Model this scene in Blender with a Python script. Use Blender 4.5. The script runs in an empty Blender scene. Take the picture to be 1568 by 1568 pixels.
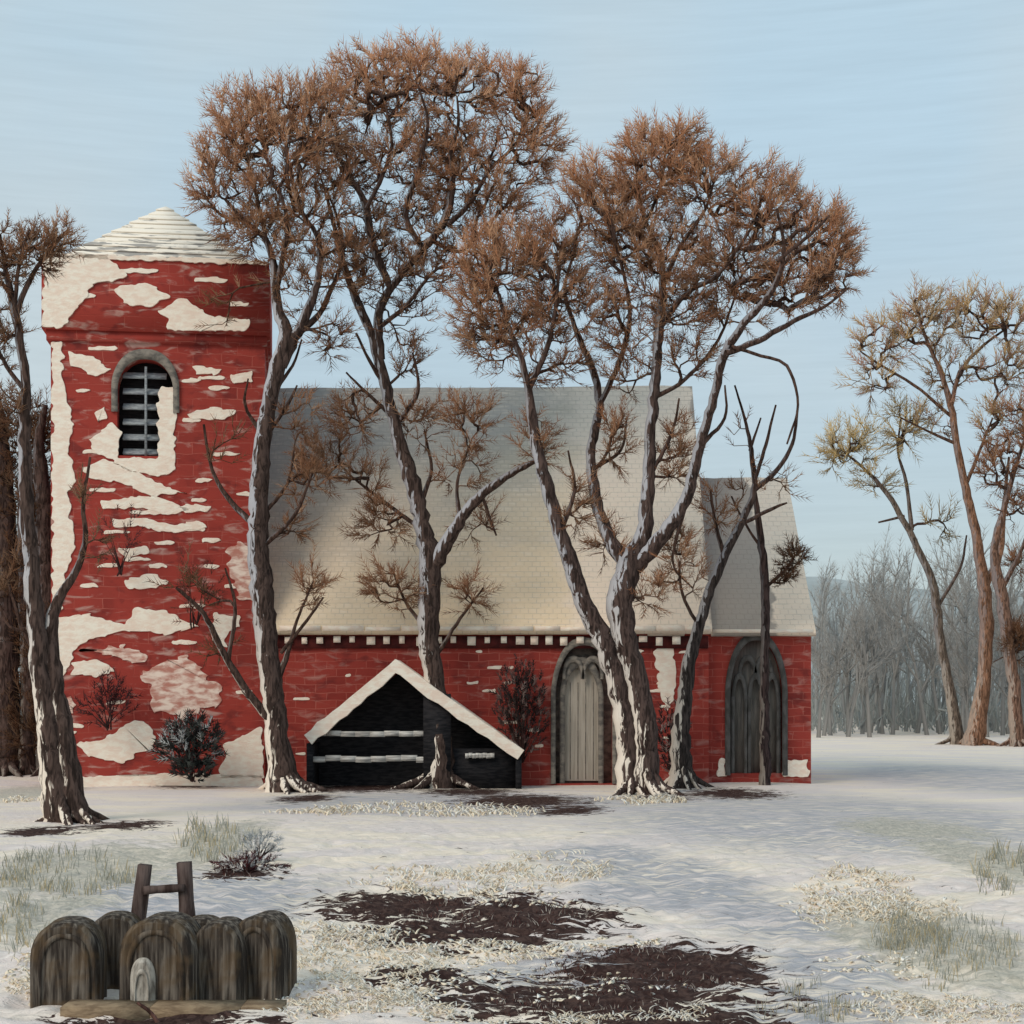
import bpy, math, random
import numpy as np
from mathutils import Vector, Matrix
random.seed(7); rng=np.random.default_rng(7)
sc=bpy.context.scene
F=2400.0; CH=2.5; CD=40.0; HZ=1050.0
def W(px,py,d): return np.array([(px-784)/F*d, d-CD, CH+(HZ-py)/F*d])
def GD(py): return F*CH/(py-HZ)

# ---------------------------------------------------------------- materials
class M:
    def __init__(s,name,rough=0.9):
        s.m=bpy.data.materials.new(name); s.m.use_nodes=True
        s.nt=s.m.node_tree; s.b=s.nt.nodes['Principled BSDF']
        s.b.inputs['Roughness'].default_value=rough
        s.b.inputs['Specular IOR Level'].default_value=0.12
    def n(s,t,**k):
        nd=s.nt.nodes.new('ShaderNode'+t)
        for a,b in k.items(): setattr(nd,a,b)
        return nd
    def l(s,a,b): s.nt.links.new(a,b)
    def obj(s,scale=(1,1,1)):
        tc=s.n('TexCoord'); mp=s.n('Mapping'); mp.inputs['Scale'].default_value=scale
        s.l(tc.outputs['Object'],mp.inputs['Vector']); return mp.outputs[0]
    def noise(s,vec,scale,detail=4,dist=0.0,rough=.55):
        n=s.n('TexNoise'); n.inputs['Scale'].default_value=scale; n.inputs['Detail'].default_value=detail
        n.inputs['Distortion'].default_value=dist; n.inputs['Roughness'].default_value=rough
        s.l(vec,n.inputs['Vector']); return n.outputs['Fac']
    def rng(s,v,a,b,c=0.0,d=1.0,smooth=True):
        n=s.n('MapRange'); n.interpolation_type='SMOOTHSTEP' if smooth else 'LINEAR'
        s.l(v,n.inputs['Value'])
        for i,x in zip((1,2,3,4),(a,b,c,d)): n.inputs[i].default_value=x
        return n.outputs[0]
    def math(s,op,a,b=None):
        n=s.n('Math',operation=op)
        for i,x in enumerate((a,b)):
            if x is None: continue
            if isinstance(x,(int,float)): n.inputs[i].default_value=x
            else: s.l(x,n.inputs[i])
        return n.outputs[0]
    def mix(s,f,a,b,mode='MIX'):
        n=s.n('Mix',data_type='RGBA',blend_type=mode)
        for i,x in ((0,f),(6,a),(7,b)):
            if isinstance(x,(int,float)): n.inputs[i].default_value=x
            elif isinstance(x,tuple): n.inputs[i].default_value=(*x,1) if len(x)==3 else x
            else: s.l(x,n.inputs[i])
        return n.outputs[2]
    def bump(s,h,st=0.3,dist=0.03):
        n=s.n('Bump'); n.inputs['Strength'].default_value=st; n.inputs['Distance'].default_value=dist
        s.l(h,n.inputs['Height']); s.l(n.outputs[0],s.b.inputs['Normal'])
    def out(s,c):
        if isinstance(c,tuple): s.b.inputs['Base Color'].default_value=(*c,1)
        else: s.l(c,s.b.inputs['Base Color'])
        return s.m

def mat_paint(name,c1,c2,sc_=(3,3,3),bst=0.4,scale=1.0):
    m=M(name); v=m.obj(sc_); f=m.noise(v,scale,4,0.3)
    f2=m.rng(f,0.35,0.65)
    if bst: m.bump(m.noise(m.obj((sc_[0]*4,sc_[1]*4,sc_[2]*4)),scale,2),bst,0.02)
    return m.out(m.mix(f2,c1,c2))
SNOW=mat_paint('snow',(0.90,0.82,0.70),(0.84,0.68,0.56),(4,4,9),0.6)
BLACK=mat_paint('dark_wood_and_shade',(0.012,0.012,0.014),(0.03,0.028,0.03),(4,4,20))
STONE=mat_paint('weathered_stone',(0.26,0.23,0.195),(0.12,0.11,0.10),(5,5,8))
DARKSTONE=mat_paint('dark_stone',(0.13,0.122,0.116),(0.07,0.065,0.06),(6,6,3))
PALEDOOR=mat_paint('pale_painted_wood',(0.44,0.39,0.33),(0.34,0.30,0.25),(14,14,1))
LOUV=mat_paint('louvre_board',(0.34,0.37,0.38),(0.2,0.21,0.23),(6,6,20))
WOOD=mat_paint('weathered_wood',(0.045,0.028,0.025),(0.13,0.095,0.085),(20,20,3))
RAIL=mat_paint('snowy_rail',(0.66,0.63,0.58),(0.3,0.28,0.26),(2,2,20))

def brick_mat(name,pinkness,rowh,blur,dk):
    m=M(name); tc=m.n('TexCoord'); sx=m.n('SeparateXYZ'); m.l(tc.outputs['Object'],sx.inputs[0])
    cb=m.n('CombineXYZ'); m.l(sx.outputs[2],cb.inputs[1])
    add=m.math('ADD',sx.outputs[0],sx.outputs[1]); m.l(add,cb.inputs[0])
    wob=m.n('TexNoise'); wob.inputs['Scale'].default_value=1.6; m.l(cb.outputs[0],wob.inputs['Vector'])
    va=m.n('VectorMath',operation='SCALE'); m.l(wob.outputs['Color'],va.inputs[0]); va.inputs['Scale'].default_value=0.14
    vb=m.n('VectorMath',operation='ADD'); m.l(cb.outputs[0],vb.inputs[0]); m.l(va.outputs[0],vb.inputs[1])
    br=m.n('TexBrick'); m.l(vb.outputs[0],br.inputs['Vector'])
    br.inputs['Color1'].default_value=(0.32,0.056,0.043,1); br.inputs['Color2'].default_value=(0.18,0.028,0.024,1)
    br.inputs['Mortar'].default_value=(0.44,0.15,0.115,1); br.inputs['Scale'].default_value=1.0
    br.inputs['Mortar Size'].default_value=0.016; br.inputs['Mortar Smooth'].default_value=0.9
    br.inputs['Brick Width'].default_value=rowh*2.6; br.inputs['Row Height'].default_value=rowh
    n1=m.noise(m.obj((1,1,1)),0.9,4,0.5); n2=m.noise(m.obj((1.3,1.3,4)),1.3,5,0.6)
    base=m.mix(m.rng(n1,0.35,0.6,blur*.4,blur),br.outputs['Color'],(0.34,0.050,0.038))
    n3=m.noise(m.obj((1.4,1.4,2.2)),1.1,4,.4)
    c=m.mix(m.rng(n3,0.52,0.68,0,dk),base,(0.12,0.024,0.024))
    c=m.mix(m.rng(n2,0.53,0.72,0,pinkness),c,(0.54,0.36,0.31))
    m.bump(m.math('ADD',m.math('MULTIPLY',br.outputs['Fac'],-.6),n2),0.3,0.02)
    return m.out(c)
BRT=brick_mat('tower_brick',0.75,0.28,.95,.6); BRN=brick_mat('nave_brick',0.35,0.2,.6,.6)

def roof_mat():
    m=M('snow_dusted_roof'); tc=m.n('TexCoord'); sx=m.n('SeparateXYZ'); m.l(tc.outputs['Object'],sx.inputs[0])
    zz=m.rng(sx.outputs[2],4.0,10.5,0,1,False); xx=m.rng(sx.outputs[0],-6,4,0,1,False)
    n=m.noise(m.obj((0.7,0.7,1.2)),1.0,5,0.4)
    a=m.math('SUBTRACT',zz,m.math('MULTIPLY',xx,0.55)); a=m.math('ADD',a,m.math('MULTIPLY',n,0.8))
    f=m.rng(a,0.15,1.25)
    c=m.mix(f,(0.82,0.66,0.47),(0.44,0.41,0.375))
    n2=m.noise(m.obj((1.2,1.2,9)),2.0,5,.3)
    xr=m.rng(m.math('ADD',sx.outputs[0],m.math('MULTIPLY',n,3.0)),2.3,3.6)
    c=m.mix(m.math('MULTIPLY',xr,.85),c,(0.88,0.73,0.60))
    c=m.mix(m.rng(n2,0.45,0.75,0,0.5),c,(0.86,0.75,0.62))
    chn=m.rng(m.math('ADD',sx.outputs[0],n),5.45,5.6); cho=m.rng(m.math('ADD',sx.outputs[0],n),7.15,7.25,1,0)
    c=m.mix(m.math('MULTIPLY',m.math('MULTIPLY',chn,cho),.8),c,(0.30,0.265,0.24))
    br=m.n('TexBrick'); cb=m.n('CombineXYZ'); m.l(sx.outputs[0],cb.inputs[0]); m.l(sx.outputs[2],cb.inputs[1]); m.l(cb.outputs[0],br.inputs[0])
    for k,v in (('Scale',1.0),('Mortar Size',0.02),('Mortar Smooth',1.0),('Brick Width',0.21),('Row Height',0.14)): br.inputs[k].default_value=v
    c=m.mix(m.math('MULTIPLY',m.math('MULTIPLY',br.outputs['Fac'],0.30),m.rng(n2,.35,.6)),c,(0.22,0.19,0.17))
    m.bump(m.math('ADD',m.math('MULTIPLY',br.outputs['Fac'],-.4),n2),0.4,0.03)
    return m.out(c)
ROOF=roof_mat()
def caproof():
    m=M('snowy_slates'); 
    n=m.noise(m.obj((1.0,1.0,7)),1.5,5,0.7); tc=m.n('TexCoord'); sx=m.n('SeparateXYZ'); m.l(tc.outputs['Object'],sx.inputs[0])
    lo=m.rng(sx.outputs[2],13.0,14.6,.12,-.03)
    f=m.rng(m.math('ADD',n,lo),0.55,0.63,0,0.85)
    c=m.mix(f,(0.88,0.81,0.70),(0.26,0.25,0.24)); m.bump(n,0.3,0.03); return m.out(c)
CAP=caproof()

def veg_mat(name,snow=True,var=0.5):
    m=M(name,0.95); at=m.n('Attribute',attribute_name='Col')
    if not snow: return m.out(at.outputs['Color'])
    n=m.noise(m.obj((8,8,1.5)),1.8,3,0.8)
    dk=m.rng(n,0.32,0.68,1-var,1+var)
    mul=m.n('VectorMath',operation='SCALE'); m.l(at.outputs['Color'],mul.inputs[0]); m.l(dk,mul.inputs['Scale'])
    c=mul.outputs[0]
    g=m.n('NewGeometry'); dt=m.n('VectorMath',operation='DOT_PRODUCT'); m.l(g.outputs['Normal'],dt.inputs[0]); dt.inputs[1].default_value=(-0.96,-0.02,0.28)
    n2=m.noise(m.obj((6,6,1.1)),1.5,5,1.0)
    s=m.math('ADD',dt.outputs['Value'],m.math('MULTIPLY',m.math('SUBTRACT',n2,0.5),3.0))
    f=m.math('MULTIPLY',m.rng(s,0.36,0.60),at.outputs['Alpha'])
    sx=m.n('SeparateXYZ'); m.l(g.outputs['Position'],sx.inputs[0])
    sc_=m.mix(m.rng(sx.outputs[2],1.2,5.5),(0.84,0.74,0.63),(0.42,0.42,0.45))
    c=m.mix(f,c,sc_); m.bump(n2,0.5,0.04)
    return m.out(c)
BARK=veg_mat('bark',True,0.6); TWIG=veg_mat('twigs',False)

# ---------------------------------------------------------------- mesh builder
class MB:
    def __init__(s): s.v=[];s.f=[];s.c=[];s.n=0
    def add(s,v,f,c=None):
        v=np.asarray(v,float).reshape(-1,3); f=np.asarray(f,int)
        if len(v)==0 or len(f)==0: return
        if c is None: c=np.ones((len(v),4))
        c=np.broadcast_to(np.asarray(c,float),(len(v),4))
        s.v.append(v); s.f.append(f+s.n); s.c.append(c); s.n+=len(v)
    def build(s,name,mat,parent=None,smooth=False):
        me=bpy.data.meshes.new(name); V=np.concatenate(s.v)
        me.vertices.add(len(V)); me.vertices.foreach_set('co',V.ravel())
        loops=np.concatenate([f.ravel() for f in s.f])
        sizes=np.concatenate([np.full(f.shape[0],f.shape[1]) for f in s.f])
        st=np.concatenate([[0],np.cumsum(sizes)[:-1]])
        me.loops.add(len(loops)); me.loops.foreach_set('vertex_index',loops.astype(np.int32))
        me.polygons.add(len(sizes)); me.polygons.foreach_set('loop_start',st.astype(np.int32)); me.polygons.foreach_set('loop_total',sizes.astype(np.int32))
        if smooth: me.polygons.foreach_set('use_smooth',np.ones(len(sizes),bool))
        ca=me.color_attributes.new('Col','FLOAT_COLOR','POINT'); ca.data.foreach_set('color',np.concatenate(s.c).ravel())
        me.update(calc_edges=True); me.validate()
        o=bpy.data.objects.new(name,me); sc.collection.objects.link(o); me.materials.append(mat)
        if parent: o.parent=parent
        return o
def empty(name,loc=(0,0,0),rz=0):
    e=bpy.data.objects.new(name,None); sc.collection.objects.link(e); e.location=loc; e.rotation_euler=(0,0,rz); return e
def nrm(a): return a/np.maximum(np.linalg.norm(a,axis=-1,keepdims=True),1e-9)
def tube(mb,P,R,sides,C,rough=0.0):
    P=np.asarray(P,float); R=np.asarray(R,float); T=nrm(np.gradient(P,axis=0))
    ref=np.array([0,1,0.]); A=np.cross(T,ref); bad=np.linalg.norm(A,axis=1)<0.25
    A[bad]=np.cross(T[bad],np.array([1.,0,0])); A=nrm(A); B=np.cross(T,A)
    th=np.arange(sides)*2*math.pi/sides; n=len(P)
    RR=R[:,None]*(1+rough*rng.uniform(-1,1,(n,sides)))
    V=P[:,None]+RR[...,None]*(np.cos(th)[None,:,None]*A[:,None]+np.sin(th)[None,:,None]*B[:,None])
    i=np.arange(n-1)[:,None]*sides; j=np.arange(sides)[None]; k=(j+1)%sides
    f=np.stack([i+j,i+k,i+sides+k,i+sides+j],-1).reshape(-1,4)
    C=np.asarray(C,float); 
    if C.ndim==1: C=np.broadcast_to(C,(n,4))
    mb.add(V.reshape(-1,3),f,np.repeat(C,sides,axis=0))
def spikes(mb,P,Q,R,C):
    P=np.asarray(P,float);Q=np.asarray(Q,float);R=np.asarray(R,float);C=np.asarray(C,float)
    T=nrm(Q-P); A=np.cross(T,np.array([0.1,0.95,0.2])); A=nrm(A); B=np.cross(T,A); n=len(P)
    vs=[P+R[:,None]*(math.cos(a)*A+math.sin(a)*B) for a in (0,2.094,4.189)]+[Q]
    V=np.stack(vs,1).reshape(-1,3); b=np.arange(n)[:,None]*4
    f=np.concatenate([b+np.array([0,1,3]),b+np.array([1,2,3]),b+np.array([2,0,3])])
    if C.shape[1]==3: C=np.concatenate([C,np.zeros((n,1))],1)
    mb.add(V,f,np.repeat(C,4,axis=0))
def feathers(mb,P,U,L,C,rad=0.016,pairs=4,spread=0.65,sparse=1.0):
    P=np.asarray(P);U=nrm(np.asarray(U));L=np.asarray(L);C=np.asarray(C);n=len(P)
    if n==0: return
    s=np.cross(U,nrm(np.array([0,1,0])+rng.normal(0,0.5,(n,3)))); s=nrm(s)
    spikes(mb,P,P+U*L[:,None],np.full(n,rad),C)
    for k in range(pairs):
        t=0.05+0.78*k/pairs
        for sg in (-1,1):
            keep=rng.random(n)<sparse
            a=spread*rng.uniform(0.6,1.3,n); d=U*np.cos(a)[:,None]+sg*s*np.sin(a)[:,None]+rng.normal(0,0.12,(n,3))
            p=P+U*(L*t)[:,None]; ll=L*(0.58-0.28*t)*rng.uniform(0.7,1.2,n)
            cc=C*rng.uniform(0.75,1.3,(n,1))
            spikes(mb,p[keep],(p+nrm(d)*ll[:,None])[keep],np.full(keep.sum(),rad*0.85),cc[keep])
def catmull(pts,step):
    pts=np.asarray(pts,float); P=np.vstack([2*pts[0]-pts[1],pts,2*pts[-1]-pts[-2]]); out=[]
    for i in range(1,len(P)-2):
        a,b,c,d=P[i-1],P[i],P[i+1],P[i+2]; n=max(2,int(np.linalg.norm((c-b)[:3])/step))
        for t in np.arange(n)/n:
            out.append(0.5*((2*b)+(-a+c)*t+(2*a-5*b+4*c-d)*t*t+(-a+3*b-3*c+d)*t**3))
    out.append(P[-2]); return np.array(out)

RUST=[(0.40,0.215,0.125),(0.29,0.14,0.08),(0.46,0.27,0.165),(0.36,0.17,0.09)]
def make_tree(name,d,limbs,blobs,seed,bark=(0.065,0.043,0.036),cols=RUST,flen=0.52,roots=True,frad=0.0122,snow=1.0,side=0.52,dens=1.75,wide=.92):
    global rng; rng=np.random.default_rng(seed); k=F/d
    root=empty(name,(0,0,0))
    wood=MB(); tw=MB()
    pos=[];dr=[];rad=[];par=[]
    for li,lm in enumerate(limbs):
        lm=np.array(lm,float); lm[:,2]*=wide
        if li==0 or len(pos)==0: y0=0.0; pidx=-1
        else:
            p=W(lm[0,0],lm[0,1],d); A=np.array(pos); j=int(np.argmin((A[:,0]-p[0])**2+(A[:,2]-p[2])**2)); y0=A[j,1]-(d-CD); pidx=j
        Lm=np.sum(np.hypot(np.diff(lm[:,0]),np.diff(lm[:,1])))/k
        dy=0.0 if li==0 else rng.uniform(-0.45,0.45)*Lm
        if li>0 and lm[0,1]>1150: y0=rng.uniform(-.15,.15); dy=rng.uniform(-.8,.8)
        t=np.linspace(0,1,len(lm)); pts=[]
        for q,tt in zip(lm,t):
            yy=y0+dy*tt**1.3; w=W(q[0],q[1],d+yy); pts.append([*w,q[2]/2/k])
        if lm[0,1]>1130:  # grounded
            e=pts[0]; pts=[[e[0],e[1],-0.35,e[3]*1.25]]+[[e[0],e[1],max(e[2],0.02),e[3]]]+pts[1:]
        S=catmull(pts,0.16 if d<50 else 0.35); P=S[:,:3].copy(); R=np.maximum(S[:,3],0.012)
        P[1:-1]+=rng.normal(0,1,(len(P)-2,3))*np.minimum(R[1:-1,None]*0.10,0.02)
        base=len(pos); T=nrm(np.gradient(P,axis=0))
        for i in range(len(P)):
            pos.append(P[i]);dr.append(T[i]);rad.append(R[i]);par.append(pidx if i==0 else base+i-1)
        f=np.clip((R-0.03)/0.10,0,1)[:,None]
        C=np.array(bark)[None]*f+np.array([0.065,0.037,0.028])[None]*(1-f)
        C=np.concatenate([C,np.clip((R-0.04)/0.10,0,1)[:,None]**.7*snow],1)
        tube(wood,P,R,10 if R.max()>0.12 else 6,C,0.08)
        if roots and lm[0,1]>1130 and R[0]>0.15:
            for q in range(7):
                a=rng.uniform(0,6.28); r0=R[2]; L=r0*rng.uniform(2.0,3.6); u=np.array([math.cos(a),math.sin(a),0])
                b=P[1].copy(); b[2]=0.45*rng.uniform(0.8,1.4)*min(1,r0*3)
                rp=[b+u*r0*0.3,b+u*r0*0.9-np.array([0,0,b[2]*0.55]),b+u*L*0.6-np.array([0,0,b[2]*0.88]),b+u*L-np.array([0,0,b[2]+0.10])]
                tube(wood,catmull(rp,0.08),np.linspace(r0*0.36,0.03,len(catmull(rp,0.08))),7,[*bark,snow],0.12)
    nl=len(pos)
    att=[];cen=[];cf=[]
    for b in blobs:
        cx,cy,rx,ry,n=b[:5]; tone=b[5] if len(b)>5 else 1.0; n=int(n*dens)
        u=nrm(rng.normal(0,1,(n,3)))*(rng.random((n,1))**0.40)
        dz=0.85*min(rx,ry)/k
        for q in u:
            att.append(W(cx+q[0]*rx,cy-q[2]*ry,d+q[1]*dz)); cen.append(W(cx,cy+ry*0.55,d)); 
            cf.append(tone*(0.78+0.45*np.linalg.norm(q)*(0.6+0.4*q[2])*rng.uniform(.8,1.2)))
    att=np.array(att);cen=np.array(cen);cf=np.array(cf)
    if len(att):
        cap=nl+len(att)*14; A=np.zeros((cap,3));D=np.zeros((cap,3)); A[:nl]=pos;D[:nl]=dr; n=nl
        rad=list(rad)
        d0=np.array([np.min(np.linalg.norm(A[:nl]-a,axis=1)) for a in att]); order=np.argsort(d0)
        paths=[]
        for ai in order:
            a=att[ai]; v=a-A[:n]; L=np.linalg.norm(v,axis=1)+1e-6; cs=np.sum(v*D[:n],axis=1)/L
            cost=L*(1+0.7*(1-cs))+np.where(v[:,2]<0,-v[:,2]*0.6,0)+0.15
            j=int(np.argmin(cost)); L=L[j]; p0=A[j]
            c=p0+(D[j]*0.42+np.array([0,0,0.06]))*L+rng.normal(0,0.05,3)*L
            m=int(min(12,max(2,math.ceil(L/0.28)))); t=np.linspace(0,1,m+1)[1:,None]
            P=(1-t)**2*p0+2*t*(1-t)*c+t*t*a; P[:-1]+=rng.normal(0,0.015,(m-1,3))
            idx=list(range(n,n+m)); A[n:n+m]=P; Q=np.vstack([p0,P]); D[n:n+m]=nrm(np.diff(Q,axis=0))
            for q in idx: par.append(j if q==n else q-1)
            paths.append((j,idx,ai)); n+=m
        cnt=np.zeros(n); 
        for j,idx,ai in paths: cnt[idx[-1]]+=1
        for q in range(n-1,nl-1,-1): cnt[par[q]]+=cnt[q]
        RR=np.zeros(n); RR[:nl]=rad[:nl]; RR[nl:]=0.0105*np.maximum(cnt[nl:],1)**0.45*(d/40.0 if d>50 else 1)
        FP=[];FU=[];FL=[];FC=[]
        cols_=np.array(cols)
        for j,idx,ai in paths:
            r0=min(RR[idx[0]],RR[j]*0.8); R=np.array([r0]+[min(RR[q],r0*1.2) for q in idx]); P=np.vstack([A[j],A[idx]])
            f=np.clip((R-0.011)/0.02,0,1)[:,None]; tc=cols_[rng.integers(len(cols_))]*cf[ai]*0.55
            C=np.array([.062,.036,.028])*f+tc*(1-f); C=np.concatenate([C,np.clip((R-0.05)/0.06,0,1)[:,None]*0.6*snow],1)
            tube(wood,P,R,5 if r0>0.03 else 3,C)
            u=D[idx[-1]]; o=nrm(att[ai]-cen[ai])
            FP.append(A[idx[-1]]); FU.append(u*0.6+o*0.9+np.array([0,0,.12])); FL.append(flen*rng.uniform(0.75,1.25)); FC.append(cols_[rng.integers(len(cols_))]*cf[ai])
            for q in idx[:-1]:
                if cnt[q]<=9 and rng.random()<side*1.5:
                    for _ in range(2):
                        w=nrm(D[q]*0.6+rng.normal(0,0.5,3)*np.array([1,0.8,1])+o*0.6); FP.append(A[q]);FU.append(w);FL.append(flen*rng.uniform(0.5,1.0));FC.append(cols_[rng.integers(len(cols_))]*cf[ai]*0.88)
        feathers(tw,FP,FU,FL,FC,frad,4,.55,.9)
    wood.build('trunk_and_limbs',BARK,root,True)
    if tw.n: tw.build('twigs',TWIG,root)
    return root

# ================================================================ TREES
make_tree('bare_tree',37.5,[
 [(432,1212,58),(426,1130,40),(412,1020,36),(400,900,38),(395,800,34),(400,700,30),(408,640,26),(425,560,28),(438,515,24),(424,465,17),(418,400,12),(405,365,10),(370,335,8),(345,305,5)],
 [(430,560,22),(455,510,18),(480,455,14),(490,400,11),(485,360,8),(465,330,6),(450,290,4)],
 [(455,510,14),(490,480,10),(508,440,8),(525,390,7),(515,330,5),(500,290,4)],
 [(422,450,12),(432,400,10),(440,350,8),(430,300,6),(400,260,4)],
 [(408,370,7),(395,310,6),(380,250,4)],[(372,338,6),(340,330,5),(312,300,3)],
 [(412,660,10),(440,620,6),(455,590,3)],[(400,840,9),(450,790,6),(478,725,4)],[(402,790,8),(440,740,5),(450,690,3)],
 [(398,660,8),(375,620,5),(380,580,3)],[(418,600,8),(448,560,5),(462,520,3)],
 [(425,1115,16),(372,1050,13),(337,990,11),(312,940,8),(270,900,5)],[(350,1010,8),(360,930,6),(345,870,3)],
 [(418,1060,14),(440,1000,9),(455,950,5),(480,890,3)],
 [(398,810,12),(355,770,9),(325,720,6),(312,650,4)],[(430,1000,6),[470,950,5],(495,915,3)]],
 [(385,180,62,62,75,1.15),(345,240,45,55,50,1.05),(440,215,70,95,110),(480,310,60,70,60,.85),(400,310,60,50,45,.85),(325,290,35,40,30,1.05),(495,180,50,70,60,1.1),
  (400,365,50,40,26,.8),(460,400,60,50,34,.75),(520,400,40,50,20,.75),(375,345,50,25,20,.85),(470,460,40,40,10,.6),
  (455,640,35,40,12,.7),(470,730,38,38,20,.75),(450,800,32,28,10,.7),(350,690,35,50,4,.5),(470,900,30,45,14,.8),(290,900,40,50,7,.4),(510,520,28,32,14,.6),(340,1000,30,30,4,.4),(345,470,40,40,5,.6)],11)
make_tree('bare_tree',38.7,[
 [(672,1200,54),(674,1120,36),(662,1030,34),(656,950,36),(658,860,36),(645,800,28),(632,740,28),(615,690,24),(600,630,20),(582,560,18),(570,515,15),(550,470,14),(535,430,12),(522,390,10),(510,340,7),(500,300,5)],
 [(656,885,28),(690,820,22),(725,770,17),(775,730,12),(830,700,8)],
 [(582,550,16),(580,480,15),(600,440,13),(640,390,12),(680,340,14),(693,280,11),(690,235,8),(702,190,5),(700,150,3)],
 [(600,445,12),(572,380,13),(558,310,11),(532,265,6),(510,230,4)],
 [(560,320,8),(585,270,7),(600,220,5),(590,160,3)],
 [(650,385,10),(622,330,9),(640,260,7),(655,190,5),(640,130,3)],
 [(684,345,10),(720,310,8),(750,260,6),(790,220,5),(810,170,3)],
 [(665,370,8),(705,385,6),(745,345,5),(790,300,3)],
 [(582,500,9),(620,470,7),(660,420,5),(690,400,3)],
 [(590,590,9),(570,560,6),(545,510,4)],[(608,650,8),(640,600,6),(632,540,3)],[(604,640,8),(560,600,5),(530,570,3)],
 [(640,780,9),(660,720,6),(650,660,3)],[(645,810,8),(590,770,6),(545,735,4)],[(705,800,9),(700,740,5),(720,680,3)],
 [(650,960,8),(620,920,5),(600,870,3)],[(670,1000,8),(710,940,5),(740,900,3)],[(740,765,6),(760,820,3)]],
 [(560,140,70,68,90,1.2),(630,118,75,55,90,1.25),(600,250,85,90,120,.95),(700,140,65,65,85,1.2),
  (785,155,50,62,70,1.2),(760,260,80,70,95,1.05),(820,215,42,60,45,1.1),
  (560,360,50,55,45,.75),(680,250,70,80,90,.85),(650,340,50,50,35,.8),(760,330,60,35,30,.9),(520,250,50,60,40,.9),
  (590,410,60,50,36,.7),(660,420,60,45,26,.7),(720,380,50,45,26,.8),(620,490,40,45,14,.6),(550,440,40,45,16,.65),
  (540,640,42,42,34,.75),(500,705,48,40,34,.7),(630,560,28,42,12,.7),(640,640,32,40,16,.75),(720,640,44,44,30,.8),(710,720,44,40,16,.75),(580,800,44,30,24,.7),(600,900,44,40,28,.8),(735,800,36,36,12,.7),(720,910,30,34,14,.8),(560,730,32,30,12,.7)],12)
make_tree('bare_tree',36.4,[
 [(985,1205,56),(986,1130,46),(977,1060,42),(956,980,42),(950,920,46),(966,860,38),(985,820,28),(993,740,22),(995,660,18),(1003,590,18),(1008,520,16),(1015,450,14),(1010,390,10),(985,330,6),(975,270,4)],
 [(966,1212,46),(960,1140,38),(948,1060,34),(923,980,34),(893,920,30),(868,850,26),(845,770,23),(825,700,20),(815,640,17),(808,590,12),(795,540,10),(775,490,7),(760,440,5)],
 [(808,600,11),(835,540,9),(850,480,7),(855,420,5),(860,370,3)],
 [(966,872,30),(930,820,23),(912,760,19),(905,690,16),(918,620,14),(905,560,12),(880,500,9),(865,440,6),(885,370,4)],
 [(918,620,10),(950,550,9),(965,480,7),(950,400,5),(930,340,3)],
 [(970,868,32),(1010,825,25),(1050,765,20),(1070,690,17),(1092,610,14),(1110,540,14),(1140,495,12),(1185,440,9),(1200,380,6),(1190,320,4)],
 [(1112,540,11),(1160,522,10),(1215,492,8),(1262,470,5),(1300,440,3)],
 [(1008,505,10),(1050,450,9),(1100,420,7),(1150,350,4)],[(1012,445,9),(1040,380,7),(1080,320,5),(1095,270,3)],
 [(1000,610,8),(1050,580,7),(1100,520,5),(1130,440,3)],[(1120,530,6),(1165,545,5),(1205,560,5),(1222,620,4),(1205,680,3)],
 [(1075,680,8),(1110,640,5),(1110,590,3)],[(985,350,6),(1010,290,5),(1020,230,3)],[(1190,400,6),(1240,360,5),(1270,330,3)],
 [(860,810,9),(880,750,6),(870,690,3)],[(905,720,8),(950,690,5),(960,640,3)],[(1000,720,8),(1030,660,5),(1040,610,3)],[(1050,770,8),(1030,860,4),(1060,900,3)]],
 [(775,400,68,60,100,1),(725,440,42,65,60,1.05),(745,520,45,40,35,.9),(850,400,55,85,85,.8),(905,300,50,55,70,1.05),
  (995,250,58,58,100,1.15),(960,340,70,80,95,.9),(1085,280,70,62,95,1.05),
  (1000,400,90,80,120,.85),(1175,310,58,66,90,1.05),(1255,365,55,62,90,1.05),(1120,400,85,70,105,.85),(1220,440,70,45,65,.95),(1285,410,36,50,36,1.1),(1050,480,60,45,40,.8),(890,470,60,50,55,.8),(960,500,50,55,34,.8),(820,500,45,50,35,.85),(1045,225,36,36,34,1.15),
  (800,560,45,35,14,.7),(870,560,50,40,18,.65),(960,570,40,35,12,.65),(1050,550,50,40,18,.65),(1130,470,50,40,22,.75),(760,500,60,50,26,.8),
  (940,670,30,50,20,.75),(1040,690,30,60,26,.7),(880,770,30,50,18,.75),(820,680,32,40,16,.75),(930,830,36,36,10,.7),(1040,850,30,44,20,.85),(1000,910,40,26,14,.85)],13,bark=(0.065,0.043,0.037))
make_tree('bare_tree',38.6,[
 [(1045,1200,42),(1043,1120,30),(1052,1040,24),(1064,980,20),(1085,910,17),(1110,850,16),(1135,800,13),(1155,750,10),(1150,690,8),(1140,640,5),(1125,590,3)],
 [(1153,752,9),(1185,725,8),(1213,680,6),(1222,620,4)],[(1155,740,7),(1170,690,6),(1188,620,3)],[(1108,852,8),(1095,800,6),(1088,750,4)],[(1148,690,5),(1165,640,3)],[(1130,805,7),(1180,780,6),(1205,770,3)],[(1070,960,7),(1045,910,5),(1040,860,3)]],
 [(1090,770,26,32,10,.8),(1130,680,35,50,4,.7),(1190,740,30,30,5,.7),(1060,880,28,32,10,.9),(1110,800,20,30,5,.7)],14,bark=(0.045,0.035,0.032),side=0.15,snow=.8)
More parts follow.
